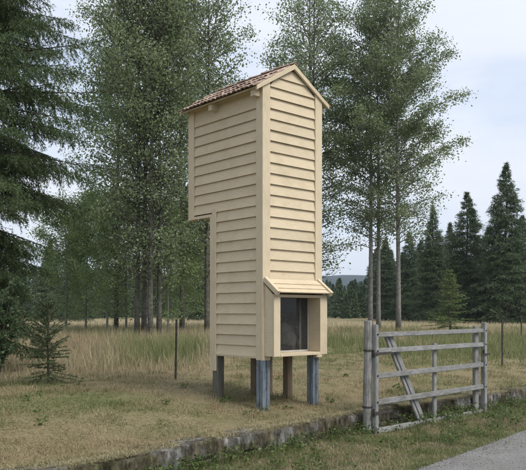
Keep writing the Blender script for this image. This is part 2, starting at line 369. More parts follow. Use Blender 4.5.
def board(a0, a1, z0, z1, face, top_a=None):
    """a lapped board on a face ('left' x=0, 'right' x=W, 'front' y=0, 'back' y=yb)"""
    sec = [(0.034, z0), (0.011, z0 + 0.004), (-0.006, z1 + 0.008), (0.009, z1 + 0.004)]
    b0, b1 = (a0, a1) if top_a is None else top_a
    lo = [(a0, a1)] * 2 + [(b0, b1)] * 2
    vs_ = []
    for e in (0, 1):
        for (o_, z), ab in zip(sec, lo):
            a = ab[e]
            if face == 'left': vs_.append((-o_, a, Z(z)))
            elif face == 'right': vs_.append((W + o_, a, Z(z)))
            elif face == 'front': vs_.append((a, -o_, Z(z)))
            elif face == 'backlow': vs_.append((a, DL + o_, Z(z)))
            else: vs_.append((a, DU + o_, Z(z)))
    mb = MB(); mb.add(vs_, [(0,1,2,3),(7,6,5,4),(0,4,5,1),(1,5,6,2),(2,6,7,3),(3,7,4,0)])
    j = random.uniform(-0.0015, 0.0015)
    o = mb.build('siding_board', M['paint'], TW); o.location = (j, j, random.uniform(-0.002, 0.002))
    return o
z = zb
while z < ze - 0.02:
    z1 = min(z + E0, ze)
    if z > 4.15: z1 = ze
    low = z < zs_ - 0.05
    for f in ('left', 'right'):
        board(0.088, (DL - 0.088) if low else (DU - 0.085), z, z1 - 0.008 if z1 == ze else z1, f)
    board(0.088, W - 0.088, z, z1, 'backlow' if low else 'back')
    if z1 == ze: break
    z += E0
z = zb + 6 * E0
while z < ZR - 0.06:
    z1 = z + E0
    lim = (0.088, W - 0.088); hw0 = (ZR - 0.02 - z) / 0.623; hw1 = (ZR - 0.02 - min(z1, ZR - 0.03)) / 0.623
    a0, a1 = max(lim[0], 0.5 - hw0), min(lim[1], 0.5 + hw0); b0, b1 = max(lim[0], 0.5 - hw1), min(lim[1], 0.5 + hw1)
    board(a0, a1, z, min(z1, ZR - 0.03), 'front', (b0, b1))
    if z > ze - 0.2: board(a0, a1, z, min(z1, ZR - 0.03), 'back', (b0, b1))
    z = z1
# corner boards: two per corner
CB = 0.042
def cboard(a, b, bev=0.003):
    mb = MB(); mb.box((a[0], a[1], Z(a[2])), (b[0], b[1], Z(b[2]))); return mb.build('corner_board', M['trim'], TW, bevel=bev)
ct = ze + 0.0
def gable_cboard(xa, xb):                        # front corner board cut to the roof slope
    mb = MB(); mb.prism([(xa, Z(0.988)), (xb, Z(0.988)), (xb, Z(roof_under(xb)) - 0.003), (xa, Z(roof_under(xa)) - 0.003)], -CB, -0.001)
    return mb.build('corner_board', M['trim'], TW, bevel=0.003)
cboard((-CB, 0.0, 0.99), (0, 0.088, ct - 0.002)); gable_cboard(-CB, 0.088)
gable_cboard(W - 0.088, W + CB); cboard((W, 0.0, 0.99), (W + CB, 0.088, ct - 0.002))
cboard((-CB, DL - 0.088, 0.80), (0, DL, zs_ + 0.085)); cboard((-CB, DL + 0.001, 0.80), (0.088, DL + CB, zs_ - 0.004))
cboard((W, DL - 0.088, 0.99), (W + CB, DL, zs_ + 0.085)); cboard((W - 0.088, DL + 0.001, 0.99), (W + CB, DL + CB, zs_ - 0.004))
for s in (0, 1):
    xa, xb = (-CB, 0) if s == 0 else (W, W + CB)
    cboard((xa, DU - 0.088, zs_ - 0.03), (xb, DU, ct - 0.002)); 
    xa, xb = (-CB, 0.088) if s == 0 else (W - 0.088, W + CB)
    cboard((xa, DU + 0.001, zs_ - 0.03), (xb, DU + CB, ct - 0.002))
    mb = MB(); xa, xb = (-CB + 0.006, -0.001) if s == 0 else (W + 0.001, W + CB - 0.006)
    mb.box((xa, DL + 0.002, Z(zs_ - 0.028)), (xb, DU - 0.09, Z(zs_ + 0.012))); mb.build('bottom_trim', M['trim'], TW, bevel=0.003)
for s in (0, 1):
    xa, xb = (-CB + 0.012, -0.001) if s == 0 else (W + 0.001, W + CB - 0.012)
    mb = MB(); mb.box((xa, 0.089, Z(1.008)), (xb, DL - 0.089, Z(zb + 0.006))); mb.build('bottom_trim', M['trim'], TW, bevel=0.002)

# legs
def leg(cx, cy, ztop, s, mat, label=None, ribbed=False):
    wx, wy = TW.matrix_basis @ Vector((cx, cy, 0)), None
    gz = float(field_z(np.array([wx.x]), np.array([wx.y]))[0]) - TZ - 0.12
    if ribbed:                                    # folded steel profile with lips and a groove in each side
        h = s / 2; g = 0.014; q = 0.016
        side = [(-h, -h), (-q, -h), (-q + 0.006, -h + g), (q - 0.006, -h + g), (q, -h)]
        poly = []
        for r_ in range(4):
            c_, s_ = math.cos(r_ * math.pi / 2), math.sin(r_ * math.pi / 2)
            poly += [(cx + a * c_ - b_ * s_, cy + a * s_ + b_ * c_) for a, b_ in side]
        mb = MB(); mb.prism(poly, gz, Z(ztop), 'z'); o = mb.build('leg', mat, TW)
    else:
        mb = MB(); mb.box((cx - s/2, cy - s/2, gz), (cx + s/2, cy + s/2, Z(ztop))); o = mb.build('leg', mat, TW, bevel=0.006)
    if label: o['label'] = label
    return o
bpy.context.view_layer.update()
TW.matrix_basis  # location and rotation are set
leg(0.024, 0.024, 1.029, 0.122, M['steel'], 'blue grey steel front leg under the near corner', True)
leg(W - 0.035, 0.06, 1.029, 0.112, M['steel'], 'blue grey steel front leg on the gate side', True)
leg(0.030, DL - 0.055, 1.029, 0.115, M['darkpost'], 'dark tarred leg under the left corner')
leg(W - 0.055, 0.53, 1.029, 0.10, M['brownpost'], 'brown wooden leg at the side')
leg(0.70, DL - 0.055, 1.029, 0.10, M['brownpost'], 'brown wooden leg at the back')
leg(W - 0.055, DL - 0.055, 1.029, 0.10, M['brownpost'], 'brown wooden leg at the back corner')

# roof: deck, rake boards, rafter tails, tiles
OH, YF, YB = 0.155, -0.055, 1.56
RF = link('roof', None, TW)
cr, sr = math.cos(RP), math.sin(RP)
mb = MB(); th = 0.024
for sg in (-1, 1):
    xe = 0.5 + sg * (0.5 + OH)
    poly = [(0.5, Z(ZR)), (xe, Z(ZR - (0.5 + OH) * 0.623)), (xe, Z(ZR - (0.5 + OH) * 0.623) + th), (0.5, Z(ZR) + th)]
    mb.prism(poly, YF + 0.02, YB)
mb.build('roof_deck', M['trim'], RF)
for sg in (-1, 1):
    for (ya, yb_) in ((YF - 0.012, YF + 0.019), (YB + 0.001, YB + 0.03)):
        xe = 0.5 + sg * (0.5 + OH + 0.004); zz = Z(ZR - (0.5 + OH) * 0.623)
        poly = [(0.5, Z(ZR) - 0.034), (xe, zz - 0.026), (xe, zz + 0.030), (0.5, Z(ZR) + 0.034)]
        mb = MB(); mb.prism(poly, ya, yb_); mb.build('rake_board', M['trim'], RF, bevel=0.003)
for sg in (-1, 1):
    for y in (0.05, 0.92):
        mb = MB(); x0 = 0.0 if sg < 0 else W; x1 = x0 + sg * (0.135)
        zt = lambda xx: Z(roof_under(xx)) - 0.003
        poly = [(x0, zt(x0) - 0.0), (x1, zt(x1)), (x1, zt(x1) - 0.085), (x0, zt(x1) - 0.085)]
        mb.prism(poly, y - 0.04, y + 0.04); mb.build('rafter_tail', M['trim'], RF, bevel=0.004)
for sg in (-1, 1):
    mb = MB(); x0, x1 = (-0.036, 0.028) if sg < 0 else (W + 0.036, W - 0.028)
    mb.prism([(x0, Z(4.415)), (x1, Z(4.415)), (x1, Z(roof_under(x1)) - 0.002), (x0, Z(roof_under(x0)) - 0.002)], 0.090, DU - 0.090); mb.build('eave_plate', M['trim'], RF)
    for ya, yb_ in ((0.001, 0.0885), (DU - 0.0885, DU - 0.001)):
        mb = MB(); mb.prism([(x0, Z(4.4585)), (x1, Z(4.4585)), (x1, Z(roof_under(x1)) - 0.002), (x0, Z(roof_under(x0)) - 0.002)], ya, yb_); mb.build('eave_plate', M['trim'], RF)
# barrel tiles
def tile_mesh(L, wd, seed):
    rr = random.Random(seed); v_ = []; f_ = []; k = 8; st = 0.013
    for s_ in (0, 1):
        for q in range(k + 1):
            t_ = math.pi * q / k; r_ = wd / 2 * (1.0 if s_ else 0.86); 
            for rr_ in (r_, r_ - st): v_.append((L * s_, math.cos(t_) * rr_, math.sin(t_) * rr_ * 0.50 + (0.016 if s_ else 0.0)))
    n = (k + 1) * 2
    for q in range(k):
        a = q * 2
        f_ += [(a, a + 2, n + a + 2, n + a), (a + 1, n + a + 1, n + a + 3, a + 3), (n + a, n + a + 2, n + a + 3, n + a + 1), (a, a + 1, a + 3, a + 2)]
    f_ += [(0, n, n + 1, 1), (k * 2, k * 2 + 1, n + k * 2 + 1, n + k * 2)]
    mb = MB(); mb.add(v_, f_); me = mb.mesh('roof_tile'); me.materials.append(M['tile'])
    for p in me.polygons: p.use_smooth = False
    return me
TL, PW = 0.30, 0.086
TM = [tile_mesh(TL, 0.094, s_) for s_ in range(2)]
ncol = int((YB - YF) / PW)
for sg in (-1, 1):
    for row in range(3):
        for c in range(ncol + 1):
            y = YF + 0.045 + c * PW * 0.985
            along = 0.03 + row * 0.243
            px_, pz_ = 0.5 + sg * along * cr, Z(ZR) + th + 0.002 - along * sr
            X = Vector((sg * cr, 0, -sr)); Y = Vector((0, sg, 0)); Zv = Vector((sg * sr, 0, cr))
            A = Matrix((X, Y, Zv)).transposed().to_4x4()
            tilt = Matrix.Rotation(R(random.uniform(-0.8, 0.8)), 4, 'Z')
            o = link('roof_tile', TM[c % 2], RF)
            o.matrix_basis = Matrix.Translation((px_, y + random.uniform(-0.004, 0.004), pz_ + random.uniform(0, 0.004))) @ A @ tilt
            o.scale = (1 + random.uniform(-0.0, 0.06), 1, random.uniform(0.92, 1.08))
RM = tile_mesh(0.34, 0.135, 5)
y = YF - 0.01; nr = 6
for i_ in range(nr):
    o = link('ridge_tile', RM, RF)
    A = Matrix((Vector((0, 1, 0)), Vector((-1, 0, 0)), Vector((0, 0, 1)))).transposed().to_4x4()
    o.matrix_basis = Matrix.Translation((0.5, YF - 0.012 + i_ * 0.257, Z(ZR) + th - 0.004 + 0.002 * (i_ % 2))) @ A

# projecting window box with sloped hood on the front
P = 0.22; BX0, BX1 = -0.012, 0.95; Bz0, Bz1 = 1.045, 1.86
BXO = link('window_box', None, TW)
def part(name, a, b, mat, parent=BXO, bev=0.003):
    mb = MB(); mb.box((a[0], a[1], Z(a[2])), (b[0], b[1], Z(b[2]))); return mb.build(name, mat, parent, bevel=bev)
def side_panel(x0, x1):
    mb = MB(); mb.prism([(-CB - 0.001, Z(Bz0)), (-P + 0.022, Z(Bz0)), (-P + 0.022, Z(1.812)), (-CB - 0.001, Z(1.945))], x0, x1, 'x'); return mb.build('side_panel', M['paint'], BXO)
side_panel(BX0, BX0 + 0.025); side_panel(BX1 - 0.025, BX1)
part('jamb', (BX0 - 0.002, -P, Bz0 - 0.004), (0.098, -P + 0.021, 1.795), M['trim'])
part('jamb', (0.818, -P, Bz0 - 0.004), (BX1 + 0.002, -P + 0.021, 1.795), M['trim'])
part('lintel', (BX0, -P + 0.003, 1.785), (BX1, -P + 0.021, 1.822), M['trim'])
part('sill', (0.099, -P - 0.004, Bz0 - 0.006), (0.817, -0.002, Bz0 + 0.032), M['trim'])
part('reveal', (0.075, -P + 0.022, Bz0 + 0.033), (0.095, -0.003, 1.80), M['paint'])
part('reveal', (0.821, -P + 0.022, Bz0 + 0.033), (0.841, -0.003, 1.80), M['paint'])
part('reveal', (0.096, -P + 0.022, 1.786), (0.820, -0.003, 1.80), M['paint'])
part('window_pane', (0.096, 0.006, Bz0 + 0.034), (0.820, 0.011, 1.785), M['glass'], bev=0)
part('pane_frame', (0.096, -0.003, Bz0 + 0.033), (0.112, 0.005, 1.785), M['interior'], bev=0)
part('pane_frame', (0.804, -0.003, Bz0 + 0.033), (0.820, 0.005, 1.785), M['interior'], bev=0)
part('pane_frame', (0.113, -0.003, Bz0 + 0.033), (0.803, 0.005, Bz0 + 0.055), M['interior'], bev=0)
mb = MB()
for k_ in range(31): mb.box((0.10 + k_ * 0.0235, 0.0145, Z(Bz0 + 0.036)), (0.1022 + k_ * 0.0235, 0.0165, Z(1.78)))
for k_ in range(30): mb.box((0.098, 0.0170, Z(Bz0 + 0.045 + k_ * 0.0235)), (0.818, 0.0190, Z(Bz0 + 0.0472 + k_ * 0.0235)))
mb.build('wire_screen', M['greypost'], BXO)
part('inner_strut', (0.68, 0.031, Bz0 + 0.036), (0.715, 0.055, 1.945), M['greypost'])
# hood: lapped sloping boards with side trims
HD = link('hood', None, BXO)
ha, hb = Vector((0, -CB + 0.0, Z(2.005))), Vector((0, -0.285, Z(1.825)))
sl = (hb - ha).normalized(); up = Vector((0, -sl.z, sl.y)) * -1
if up.z < 0: up = -up
for k_ in range(3):
    t0, t1 = k_ / 3.0, (k_ + 1) / 3.0 + 0.04
    p0 = ha.lerp(hb, t0) + up * 0.004; p1 = ha.lerp(hb, min(t1, 1.0)) + up * 0.016
    mb = MB(); vs_ = []
    for xx in (0.018, 0.922):
        for q_ in (p0, p1, p1 + up * 0.014, p0 + up * 0.014): vs_.append((xx, q_.y, q_.z))
    mb.add(vs_, [(0,1,2,3),(7,6,5,4),(0,4,5,1),(1,5,6,2),(2,6,7,3),(3,7,4,0)])
    mb.build('hood_board', M['paint'], HD)
for xx in (-0.035, 0.923):
    mb = MB(); vs_ = []
    for x_ in (xx, xx + 0.052):
        for q_, e_ in ((ha - sl * 0.005, -0.02), (hb + sl * 0.006, -0.02), (hb + sl * 0.006, 0.045), (ha - sl * 0.005, 0.045)):
            c_ = q_ + up * e_; vs_.append((x_, c_.y, c_.z))
    mb.add(vs_, [(0,1,2,3),(7,6,5,4),(0,4,5,1),(1,5,6,2),(2,6,7,3),(3,7,4,0)]); mb.build('hood_trim', M['trim'], HD, bevel=0.003)
mb = MB(); vs_ = []
# grey rounded bundle standing in the compartment
bm = bmesh.new(); bmesh.ops.create_icosphere(bm, subdivisions=4, radius=1.0)
for vv in bm.verts:
    p = vv.co; q = p * 1.6
    p *= 1 + 0.22 * mnoise.noise(q) + 0.10 * mnoise.noise(q * 2.6) + 0.05 * mnoise.noise(q * 6)
    p.z = max(p.z, -0.72)
    vv.co = Vector((p.x * 0.19, p.y * 0.19, (p.z + 0.72) * 0.24))
me = bpy.data.meshes.new('bundle'); bm.to_mesh(me); bm.free()
for f in me.polygons: f.use_smooth = True
bo = link('bundle', me, None, M['sack']); tag(bo, 'grey rounded bundle standing behind the glass of the tower', 'bundle')
bo.matrix_basis = Matrix.Translation((0, 9.0, TZ)) @ Matrix.Rotation(math.atan2(0.669, 0.744), 4, 'Z') @ Matrix.Translation((0.60, 0.27, Z(zb) + 0.036))

# ---------------------------------------------------------------- gate and its post
GA, GB = Vector((1.43, 9.05, 0)), Vector((3.405, 10.97, 0))
gl = (GB - GA).length; gr = math.atan2(GB.y - GA.y, GB.x - GA.x)
G = thing('field_gate', 'weathered grey five-bar field gate with a slanting brace beside the road', 'gate', (GA.x, GA.y, 0.02), gr)
def gbar(name, p, q, w_, h_, mat=M['greywood'], bev=0.007, upv=(0, 0, 1)):
    p = Vector(p); q = Vector(q); d_ = q - p; Ln = d_.length
    mb = MB(); mb.box((0, -w_/2, -h_/2), (Ln, w_/2, h_/2)); o = mb.build(name, mat, G, bevel=bev, segs=2)
    X = d_.normalized(); U = Vector(upv); Yv = U.cross(X).normalized(); Zv = X.cross(Yv)
    o.matrix_basis = Matrix.Translation(p) @ Matrix((X, Yv, Zv)).transposed().to_4x4(); return o
for zl, hh in ((1.315, 0.062), (1.105, 0.066), (0.79, 0.070), (0.455, 0.070), (0.075, 0.075)):
    gbar('rail', (0.03, 0.0, zl - 0.02 + random.uniform(-.006, .006)), (gl - 0.05, 0.0, zl - 0.02 + random.uniform(-.006, .006)), 0.05, hh)
gbar('stile', (0.0, 0.0, 0.005), (0.0, 0.0, 1.42), 0.062, 0.062, upv=(1, 0, 0))
gbar('stile', (gl, 0.0, 0.01), (gl, 0.0, 1.42), 0.07, 0.07, upv=(1, 0, 0))
gbar('stile', (gl - 0.15, 0.058, 0.03), (gl - 0.15, 0.058, 1.36), 0.05, 0.11, upv=(1, 0, 0))
gbar('brace', (0.36, 0.052, 1.285), (1.15, 0.052, 0.075), 0.045, 0.085, upv=(0, 0, 1))
gbar('brace', (0.27, 0.050, 1.285), (1.06, 0.050, 0.075), 0.030, 0.055, upv=(0, 0, 1))
for zl in (1.315, 1.105, 0.79, 0.455, 0.075):
    for xb_ in (0.0, gl):
        mb = MB(); mb.tube([(xb_, -0.031 if xb_ == 0 else -0.035, zl - 0.02), (xb_, -0.046, zl - 0.02)], [0.012, 0.010], 6); mb.build('bolt', M['iron'], G)
gbar('strut', (1.44, 0.048, 0.06), (1.44, 0.048, 1.14), 0.035, 0.075, upv=(1, 0, 0))
mb = MB(); mb.bar((gl - 0.16, -0.042, 0.93), (gl + 0.10, -0.042, 0.93), 0.012, 0.03); mb.box((gl - 0.11, -0.062, 0.945), (gl - 0.09, -0.036, 1.0)); mb.build('latch', M['iron'], G)
for zl in (0.30, 1.05):
    mb = MB(); mb.bar((-0.075, -0.04, zl), (0.30, -0.04, zl), 0.008, 0.035); mb.bar((-0.04, 0, zl - 0.05), (-0.04, 0, zl + 0.05), 0.018, 0.018, (1, 0, 0)); mb.build('hinge', M['iron'], G)
# post with a chamfered head
def post(name, label, px, d, s, ztop, gz, mat, tilt=0.0, rz=0.6):
    o = thing(name, label, 'post', (lat(px, d), d, gz), rz)
    o.rotation_euler = (R(tilt), R(tilt * 0.7), rz)
    mb = MB(); pts = []; k = 10
    for i_, zz in enumerate(np.linspace(-0.15, ztop - gz, 9)):
        pts.append((0.003 * math.sin(i_ * 1.3), 0.003 * math.cos(i_ * 1.7), zz))
    rad = [s / 2 * (1 + 0.018 * math.sin(i_ * 2.1)) for i_ in range(9)]; rad[-1] *= 0.93
    mb.tube(pts, rad, k); sh = mb.build('shaft', mat, o, bevel=0.004)
    for kk in range(2):
        mb = MB(); zz = 0.35 + kk * 0.72; mb.tube([(0, 0, zz), (0, 0, zz + 0.022)], [s / 2 + 0.006] * 2, 10); mb.build('wire_band', M['iron'], o)
    return o
post('gate_post', 'thick weathered grey wooden gate post at the near end of the gate', 367.0, 9.08, 0.112, 1.49, 0.03, M['greypost'], 0.6)

# steel fence stakes
def stake(label, px, d, h_, w_=0.034, tilt=0.0):
    x_ = lat(px, d); gz = float(field_z(np.array([x_]), np.array([d]))[0])
    o = thing('fence_stake', label, 'stake', (x_, d, gz), 0.3, 'steel stakes in the field')
    o.rotation_euler = (0, R(tilt), 0.3)
    mb = MB(); mb.bar((0, 0, -0.12), (0, 0, h_), w_, 0.007, (0, 1, 0)); mb.bar((0, 0.02, -0.12), (0, 0.02, h_ - 0.002), 0.007, w_ * 0.8, (0, 1, 0)); mb.build('shaft', M['iron'], o)
    mb = MB()
    for q in range(6): mb.box((-0.01, -0.013, 0.25 + q * 0.12), (0.01, -0.004, 0.265 + q * 0.12))
    mb.build('stud', M['iron'], o)
    return o
stake('dark steel stake standing in the tall grass left of the tower', 175.5, 11.6, 0.98, tilt=1.0)
stake('thin dark stake in the green grass just right of the gate', 502.5, 15.2, 1.0)
stake('far thin stake near the right edge of the field', 521.5, 26.0, 1.0, 0.045)

# ---------------------------------------------------------------- trees
def interp_col(c0, c1, t): return np.asarray(c0)[None, :] * (1 - t[:, None]) + np.asarray(c1)[None, :] * t[:, None]

def unit(v): return v / np.maximum(np.linalg.norm(v, axis=-1, keepdims=True), 1e-9)
def leaves(P_, size, c0, c1, seed, up=0.35, shape=0.72):
    """diamond leaves at points P_, each its own two-triangle blade"""
    r = np.random.default_rng(seed); n = len(P_)
    nrm = unit(r.normal(size=(n, 3)) + np.array([0, 0, up]))
    a = unit(np.cross(nrm, unit(r.normal(size=(n, 3))))); b_ = np.cross(nrm, a)
    s = (size * r.uniform(0.65, 1.25, n))[:, None]
    v = np.stack([P_ - a * s * .5, P_ + b_ * s * shape * .5 + nrm * s * .06, P_ + a * s * .5, P_ - b_ * s * shape * .5 + nrm * s * .06], 1).reshape(-1, 3)
    q = np.arange(n) * 4
    f = np.concatenate([np.stack([q, q + 1, q + 2], 1), np.stack([q, q + 2, q + 3], 1)])
    t_ = np.clip(r.beta(1.6, 1.9, n), 0, 1); col = np.repeat(interp_col(c0, c1, t_), 4, 0)
    return v, f, col

LEAF0, LEAF1 = (0.108, 0.148, 0.064), (0.305, 0.365, 0.205)
def aspen_meshes(h, crown0, rmax, nl, seed, trunk_r, lean=0.0, size=0.085, limbs=46, profile=None, bark='aspenbark', c0=LEAF0, c1=LEAF1):
    rr = random.Random(seed); r = np.random.default_rng(seed)
    # trunk line
    K = 14; ph = rr.uniform(0, 6.28)
    def tp(s): return Vector((lean * s * h * 0.1 + 0.10 * math.sin(s * 5 + ph) * s, 0.10 * math.cos(s * 4.3 + ph) * s, h * s))
    tb = MB(); tb.tube([tp(i_ / K) - Vector((0, 0, 0.15 if i_ == 0 else 0)) for i_ in range(K + 1)], [trunk_r * (1.22 if i_ == 0 else 1) * (1 - 0.93 * (i_ / K) ** 0.85) + 0.006 for i_ in range(K + 1)], 9)
    lb = MB(); centres = []; wts = []
    prof = profile or (lambda s: (math.sin(min(1.0, s * 1.25 + 0.18) * math.pi) ** 0.7 if s < 0.999 else 0))
    for i_ in range(limbs):
        s = (i_ + rr.random()) / limbs; zt = crown0 + (1 - crown0) * s * 0.97
        st = tp(zt); az = i_ * 2.399 + rr.uniform(-.5, .5)
        L = rmax * max(0.16, prof(s)) * rr.uniform(0.62, 1.18)
        el = R(rr.uniform(12, 42) + 22 * s)
        dr = Vector((math.cos(az) * math.cos(el), math.sin(az) * math.cos(el), math.sin(el)))
        pts = []
        for k_ in range(6):
            u_ = k_ / 5; pts.append(st + dr * (L * u_) + Vector((0, 0, -0.16 * L * u_ * u_)) + Vector((rr.uniform(-1, 1), rr.uniform(-1, 1), rr.uniform(-1, 1))) * 0.05 * L * u_)
        r0 = trunk_r * 0.30 * (1 - 0.6 * s) * min(1.0, L / rmax + 0.3)
        lb.tube(pts, [r0 * (1 - 0.85 * k_ / 5) + 0.004 for k_ in range(6)], 5, cap=False)
        nt_ = max(5, int(L * 5.0))
        for j_ in range(nt_):
            u_ = 0.18 + 0.82 * (j_ + rr.random()) / nt_
            k_ = min(4, int(u_ * 5)); p = pts[k_].lerp(pts[k_ + 1], u_ * 5 - k_)
            dd = Vector((rr.uniform(-1, 1), rr.uniform(-1, 1), rr.uniform(-0.65, 0.75))) + dr * 0.55; dd.normalize()
            tl = rr.uniform(0.35, 0.95) * (0.55 + 0.45 * (1 - u_)) * min(1.0, 0.4 + L * 0.45)
            e = p + dd * tl; e2 = p.lerp(e, 0.55) + Vector((0, 0, 0.05 * tl))
            lb.tube([p, e2, e], [0.011, 0.007, 0.003], 3, cap=False)
            for q in range(3):
                c_ = p.lerp(e, 0.35 + 0.33 * q); centres.append(c_); wts.append(tl * (0.12 + (u_ * L / rmax) ** 1.2))
    C = np.array([tuple(c) for c in centres]); Wt = np.array(wts); Wt = Wt * r.uniform(0.0, 1.0, len(Wt)) ** 1.2; Wt /= Wt.sum()
    idx = r.choice(len(C), nl, p=Wt)
    Pn = C[idx] + r.normal(size=(nl, 3)) * np.array([0.19, 0.19, 0.16])
    v, f, col = leaves(Pn, size, c0, c1, seed + 1)
    tm = tb.mesh('trunk', smooth=True); tm.materials.append(M[bark])
    lm = lb.mesh('branches', smooth=True); lm.materials.append(M[bark])
    cm = mesh_np('crown', v, f, col); cm.materials.append(M['leaf'])
    return tm, lm, cm
def place(name, meshes, names, label, cat, px, d, rz, sc=1.0, group=None, sxy=1.0):
    x_ = lat(px, d); gz = float(field_z(np.array([x_]), np.array([float(d)]))[0])
    o = thing(name, label, cat, (x_, d, gz - 0.03), rz, group); o.scale = (sc * sxy, sc * sxy, sc)
    for me, nm in zip(meshes, names):
        c_ = link(nm, me, o)
        if nm in ('branches', 'stems'): c_['kind'] = 'stuff'
    return o
TN = ('trunk', 'branches', 'crown')
def roundp(s): return (0.35 + 0.65 * math.sin(min(1, s * 1.3) * math.pi * 0.5)) * (1.0 if s < 0.45 else max(0.05, 1 - ((s - 0.45) / 0.56) ** 1.7 * 0.85))
def tallp(s): return (0.45 + 0.55 * min(1, s * 2.6)) * (1.0 if s < 0.40 else max(0.04, 1 - ((s - 0.40) / 0.61) ** 1.35 * 0.92))
A1 = aspen_meshes(19.5, 0.21, 3.5, 27000, 11, 0.118, 0.05, limbs=84, profile=tallp, size=0.105)
A3 = aspen_meshes(20.5, 0.23, 3.8, 30000, 13, 0.128, 0.0, limbs=90, profile=tallp, size=0.105)
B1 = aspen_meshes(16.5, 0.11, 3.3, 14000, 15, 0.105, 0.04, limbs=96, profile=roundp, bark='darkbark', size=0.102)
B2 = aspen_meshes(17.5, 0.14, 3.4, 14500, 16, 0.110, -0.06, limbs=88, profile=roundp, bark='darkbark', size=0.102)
Y1 = aspen_meshes(7.2, 0.12, 2.1, 17000, 14, 0.055, 0.0, size=0.085, limbs=44, profile=roundp, c0=(0.135, 0.190, 0.066), c1=(0.33, 0.42, 0.19))
GA_ = 'aspens in the left clump'
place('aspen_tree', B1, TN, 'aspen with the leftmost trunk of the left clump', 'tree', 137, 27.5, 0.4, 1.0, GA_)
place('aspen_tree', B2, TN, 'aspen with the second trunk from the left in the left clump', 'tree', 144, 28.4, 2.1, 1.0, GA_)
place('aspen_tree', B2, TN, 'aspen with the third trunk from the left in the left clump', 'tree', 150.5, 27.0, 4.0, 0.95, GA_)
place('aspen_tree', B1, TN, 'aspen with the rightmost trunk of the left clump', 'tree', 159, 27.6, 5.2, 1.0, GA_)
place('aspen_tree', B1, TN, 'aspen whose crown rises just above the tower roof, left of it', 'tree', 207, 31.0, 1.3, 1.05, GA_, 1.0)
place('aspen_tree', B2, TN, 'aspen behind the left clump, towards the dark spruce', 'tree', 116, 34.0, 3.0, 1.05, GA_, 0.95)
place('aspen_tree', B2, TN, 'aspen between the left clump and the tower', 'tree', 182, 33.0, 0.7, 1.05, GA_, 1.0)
GR_ = 'aspens behind the gate'
place('aspen_tree', A3, TN, 'aspen with the pale trunk just above the gate post', 'tree', 370.5, 38.0, 0.9, 1.0, GR_, 1.0)
place('aspen_tree', A1, TN, 'aspen with the grey trunk second from the gate post', 'tree', 378.5, 39.5, 2.7, 1.06, GR_)
place('aspen_tree', A3, TN, 'aspen with the stout trunk rising behind the middle of the gate', 'tree', 398.5, 37.0, 5.0, 0.97, GR_, 1.1)
place('aspen_tree', B2, TN, 'aspen behind the right edge of the tower', 'tree', 312, 38.0, 4.2, 1.12, GR_, 1.05)
place('aspen_tree', B1, TN, 'aspen farther back, wholly behind the tower but for its spreading crown', 'tree', 308, 44.0, 1.2, 1.35, GR_, 1.1)
GY_ = 'young trees at the edge of the field'
place('young_tree', Y1, TN, 'young pale-stemmed tree left of the aspen clump', 'tree', 107, 32.0, 0.3, 0.95, GY_)
place('young_tree', Y1, TN, 'young tree between the dark spruce and the aspen clump', 'tree', 86, 37.0, 1.9, 1.0, GY_)
place('young_tree', Y1, TN, 'young bushy tree between the aspen clump and the tower', 'tree', 184, 34.0, 3.3, 1.0, GY_)
place('young_tree', Y1, TN, 'young tree close behind the left edge of the tower', 'tree', 209, 38.0, 4.6, 1.0, GY_)
place('young_tree', Y1, TN, 'young tree nearest the big dark spruce on the left', 'tree', 66, 35.0, 0.9, 0.95, GY_)
place('young_tree', Y1, TN, 'young leafy tree right of the left aspen trunks', 'tree', 168, 31.0, 5.0, 0.85, GY_)
place('young_tree', Y1, TN, 'young tree just behind the left aspen trunks', 'tree', 126, 36.0, 5.6, 1.05, GY_)

